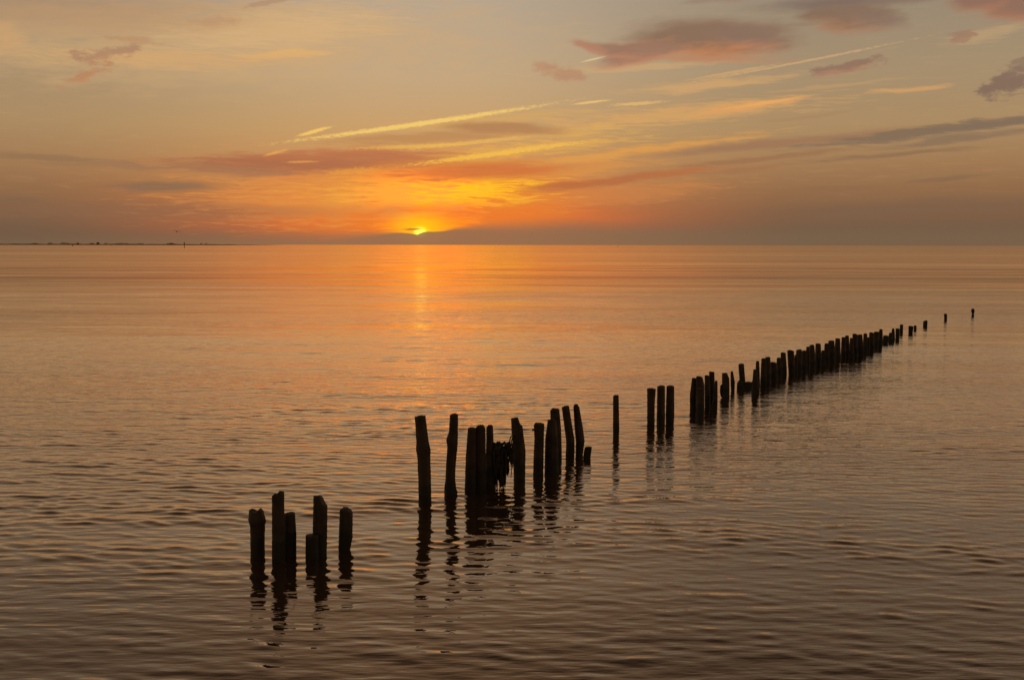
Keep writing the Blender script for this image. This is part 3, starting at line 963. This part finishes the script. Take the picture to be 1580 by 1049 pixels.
core = [(769, 694, 9, 1.2, 0.0), (772, 708, 9, 1.5, 0.02), (770, 720, 8, 1.4, 0.0), (778, 699, 7, 1.5, 0.0), (779, 714, 6, 1.8, 0.02),
        (766, 732, 6, 1.6, 0.03), (781, 724, 4.5, 1.8, 0.0)]
for i in range(11):
    core.append((763 + i * 2.5, 685 + 2.0 * math.sin(i * 1.9) + (1 if i > 8 else 0), rw.uniform(2.2, 3.4), 1.0, rw.uniform(-0.05, 0.05)))
cv, cf = merge(lumps(core, 5))
root = bpy.data.objects.new("seaweed_clump", None)
COL.objects.link(root)
root.location = ctr
tag(root, "ragged clump of dark seaweed hanging between the middle posts", "seaweed")
link("matted_core", [p - ctr for p in cv], cf, WEED, root)
parts = []
for i in range(150):
    x0 = rw.uniform(762, 792)
    if x0 < 781:
        y0, y1 = rw.uniform(690, 728), rw.uniform(722, 756)
    else:
        y0, y1 = rw.uniform(684, 696), rw.uniform(694, 738)
        if rw.random() < 0.55:
            y1 = rw.uniform(690, 702)
    if y1 < y0 + 4:
        y1 = y0 + 5
    yy = Yw + rw.uniform(-0.1, 0.1)
    sw = rw.uniform(-2.0, 2.0)
    pts = []
    m_ = 6
    for k in range(m_ + 1):
        t = k / m_
        pts.append(at_depth(x0 + sw * t + rw.uniform(-0.5, 0.5), y0 + (y1 - y0) * t, yy))
    r0 = rw.uniform(0.005, 0.014)
    parts.append(tube(pts, [r0 * (1.0, 1.3, 0.9, 1.4, 1.0, 1.1, 0.4)[k] for k in range(m_ + 1)], 5))
sv, sf = merge(parts)
st = link("hanging_strands", [p - ctr for p in sv], sf, WEED, root)
st["kind"] = "stuff"

# rope loop on the stepped post
Yr = post_objs[11].location.y - 0.06
pts = [at_depth(x, y, Yr) for x, y in [(791, 671), (788.6, 673), (787.0, 677), (786.6, 683), (787.4, 689), (789.2, 692), (790, 688), (789.2, 681), (790.6, 675), (793, 673)]]
v, f = tube(pts, 0.012, 7)
rp0 = pts[0]
ro = link("rope_loop", [p - rp0 for p in v], f, ROPE)
ro.location = rp0
tag(ro, "thin dark rope loop hanging on the left of the stepped post", "rope")

# ------------------------------------------------------------------ far shore with its groves and roofs
D_SH = 6200.0


def shore_x(x):
    return at_depth(x, 377, D_SH).x


rs_ = random.Random(3)
n = 160
X0, X1 = shore_x(-260), shore_x(436)
vs, fs = [], []
prof_y = [(-260, 0), (-150, -30), (-60, -4), (0, 4.5), (4, 6.5), (60, 6), (240, 3), (420, -2)]
for i in range(n + 1):
    t = i / n
    x = X0 + (X1 - X0) * t
    k = min(1.0, (1 - t) * 4.5) ** 0.7
    bumpy = 1 + 0.12 * math.sin(i * 0.9) + 0.1 * math.sin(i * 0.37 + 1)
    for (yy, zz) in prof_y:
        vs.append((x, D_SH + yy * (0.4 + 0.6 * k), zz * k * bumpy if zz > 0 else zz))
m_ = len(prof_y)
for i in range(n):
    for j in range(m_ - 1):
        a = i * m_ + j
        fs.append((a, a + m_, a + m_ + 1, a + 1))
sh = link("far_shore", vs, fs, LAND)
tag(sh, "low dark strip of land on the horizon at left", kind="structure")


def grove(x, wpx, hpx, label, seed):
    rn = random.Random(seed)
    px = D_SH / F_PX
    base = Vector((shore_x(x), D_SH + 10, 7.0))
    root = bpy.data.objects.new("far_grove", None)
    COL.objects.link(root)
    root.location = base
    tag(root, label, "trees", "groves on the far shore")
    parts, trunks = [], []
    nt = max(3, int(wpx * 1.3))
    for k in range(nt):
        u = (k + 0.5) / nt * 2 - 1
        h = 0.6 * hpx * px * (1 - 0.55 * u * u) * rn.uniform(0.75, 1.1)
        cx = u * wpx * px / 2
        cy = rn.uniform(-8, 8)
        trunks.append(tube([Vector((cx, cy, -2)), Vector((cx + rn.uniform(-.4, .4), cy, h * 0.5))], [0.5, 0.25], 6))
        for q_ in range(12):
            r = rn.uniform(0.18, 0.32) * h
            c = Vector((cx + rn.gauss(0, 0.28) * h, cy + rn.gauss(0, 0.28) * h, h * rn.uniform(0.38, 0.85)))
            v = []
            for (a, b, cc) in ((1, 0, 0), (-1, 0, 0), (0, 1, 0), (0, -1, 0), (0, 0, 1), (0, 0, -1)):
                v.append(c + Vector((a, b, cc)) * r * rn.uniform(0.7, 1.2))
            parts.append((v, [(0, 2, 4), (2, 1, 4), (1, 3, 4), (3, 0, 4), (2, 0, 5), (1, 2, 5), (3, 1, 5), (0, 3, 5)]))
    v, f = merge(parts)
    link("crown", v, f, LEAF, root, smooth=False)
    v, f = merge(trunks)
    link("trunk", v, f, WOOD, root)["kind"] = "stuff"


grove(53, 9, 2.0, "leftmost low grove on the far shore", 1)
grove(76, 7, 2.8, "second low grove from the left on the far shore", 2)
grove(99, 15, 2.8, "long low grove above the dark buoy on the far shore", 3)
grove(141, 8, 2.4, "small grove between the two roofed houses on the far shore", 4)
grove(162, 6, 2.6, "small grove just right of the taller far house", 5)
grove(187, 20, 2.2, "long flat grove midway along the far shore", 6)
grove(216, 12, 2.0, "low flat grove left of the channel beacon's side of the shore", 7)
grove(263, 13, 2.6, "rounded grove just left of the channel beacon", 8)
grove(310, 4, 2.6, "tiny bush right of the channel beacon on the far shore", 9)
grove(317, 3, 2.4, "rightmost tiny bush on the far shore", 10)


def house(x, wpx, hpx, label):
    px = D_SH / F_PX
    root = bpy.data.objects.new("far_house", None)
    COL.objects.link(root)
    root.location = (shore_x(x), D_SH + 2, 6.0)
    tag(root, label, "house", "houses on the far shore")
    w, h, d = wpx * px / 2, hpx * px * 0.6, 5.0
    v = [(-w, -d, -3), (w, -d, -3), (w, d, -3), (-w, d, -3), (-w, -d, h), (w, -d, h), (w, d, h), (-w, d, h), (-w, 0, h * 1.5), (w, 0, h * 1.5)]
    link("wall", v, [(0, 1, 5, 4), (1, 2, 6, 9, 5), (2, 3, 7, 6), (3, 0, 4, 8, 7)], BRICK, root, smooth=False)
    e = 0.6
    v = [(-w - e, -d - e, h - .2), (w + e, -d - e, h - .2), (w + e, 0, h * 1.55), (-w - e, 0, h * 1.55), (-w - e, d + e, h - .2), (w + e, d + e, h - .2)]
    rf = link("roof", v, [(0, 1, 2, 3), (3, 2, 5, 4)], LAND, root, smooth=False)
    cx = w * 0.5
    v = [(cx + a, b, z) for z in (h * 1.3, h * 1.85) for a, b in ((-.6, -.6), (.6, -.6), (.6, .6), (-.6, .6))]
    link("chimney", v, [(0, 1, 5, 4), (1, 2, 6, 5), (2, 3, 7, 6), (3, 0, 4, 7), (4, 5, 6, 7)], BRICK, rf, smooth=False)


house(120, 3.0, 1.9, "small roofed house on the far shore, right of the dark buoy")
house(151, 3.6, 2.7, "taller roofed house on the far shore, tallest thing there")

# ------------------------------------------------------------------ channel beacon and buoys
bx = on_water(284.5, 381.8)
bx = bx * (1400.0 / bx.y)
bt = at_depth(284.5, 373.2, 1400.0).z
root = bpy.data.objects.new("channel_beacon", None)
COL.objects.link(root)
root.location = bx
tag(root, "thin channel beacon pole standing in the sea below the far shore", "beacon")
v, f = tube([Vector((0, 0, -3)), Vector((0, 0, bt * 0.8))], 0.42, 10)
link("pole", v, f, STEEL, root)
v, f = tube([Vector((0, 0, bt * 0.62)), Vector((0, 0, bt * 0.66))], 0.95, 12)
link("platform", v, f, STEEL, root)
v, f = tube([Vector((0, 0, bt * 0.8)), Vector((0, 0, bt * 0.82)), Vector((0, 0, bt))], [0.15, 0.9, 0.1], 10)
link("topmark", v, f, STEEL, root)


def buoy(x, y, Y, s, label):
    p = at_depth(x, y, Y)
    root = bpy.data.objects.new("buoy", None)
    COL.objects.link(root)
    root.location = (p.x, Y, 0)
    tag(root, label, "buoy", "buoys near the horizon")
    v, f = tube([Vector((0, 0, -1 * s)), Vector((0, 0, 0.3 * s)), Vector((0, 0, 1.0 * s)), Vector((0, 0, 1.2 * s))], [0.9 * s, 1.3 * s, 1.25 * s, 0.8 * s], 14)
    link("float_body", v, f, STEEL, root)
    v, f = tube([Vector((0, 0, 1.15 * s)), Vector((0, 0, 2.4 * s)), Vector((0, 0, 2.45 * s)), Vector((0, 0, 3.1 * s))], [0.75 * s, 0.3 * s, 0.5 * s, 0.12 * s], 10)
    link("lantern_tower", v, f, STEEL, root)


buoy(112, 377, 2600, 1.3, "dark squat buoy just under the far shore at left")
buoy(953, 379, 2400, 0.75, "tiny dark buoy on the horizon right of the sun")

# ------------------------------------------------------------------ gull


def gull():
    p = at_depth(272.5, 357.5, 150.0)
    root = bpy.data.objects.new("flying_gull", None)
    COL.objects.link(root)
    root.location = p
    root.rotation_euler = (R(8), R(14), R(35))
    tag(root, "small gull gliding low over the sea at left", "bird")
    # body and wings, one skin
    prof = [(-0.30, 0.01), (-0.24, 0.035), (-0.12, 0.065), (0.02, 0.075), (0.14, 0.06), (0.2, 0.045), (0.25, 0.045), (0.29, 0.03), (0.31, 0.008)]
    parts = [tube([Vector((0, y, 0.0)) for y, r in prof], [r for y, r in prof], 10)]
    for s in (-1, 1):
        ws, wf = [], []
        sec = [(0.03, 0.13, -0.08, 0.02), (0.18, 0.15, -0.06, 0.11), (0.34, 0.13, -0.04, 0.15), (0.5, 0.06, -0.08, 0.10), (0.62, -0.08, -0.14, 0.02)]
        for (x, y0, y1, z) in sec:
            ws += [Vector((s * x, y0, z)), Vector((s * x, (y0 + y1) / 2, z + 0.018)), Vector((s * x, y1, z)), Vector((s * x, (y0 + y1) / 2, z - 0.008))]
        for i in range(len(sec) - 1):
            for j in range(4):
                wf.append((i * 4 + j, i * 4 + (j + 1) % 4, i * 4 + 4 + (j + 1) % 4, i * 4 + 4 + j))
        wf.append((16, 17, 18, 19))
        parts.append((ws, wf))
    parts.append(([Vector((-0.02, -0.26, 0)), Vector((0.02, -0.26, 0)), Vector((0.07, -0.4, 0.005)), Vector((-0.07, -0.4, 0.005)),
                   Vector((0, -0.26, 0.02)), Vector((0, -0.4, 0.015))], [(0, 1, 2, 3), (0, 4, 5, 3), (4, 1, 2, 5)]))
    v, f = merge(parts)
    link("body", v, f, PLUM, root)
    v, f = tube([Vector((0, 0.3, 0)), Vector((0, 0.36, -0.01))], [0.012, 0.004], 6)
    link("beak", v, f, STEEL, root)


gull()
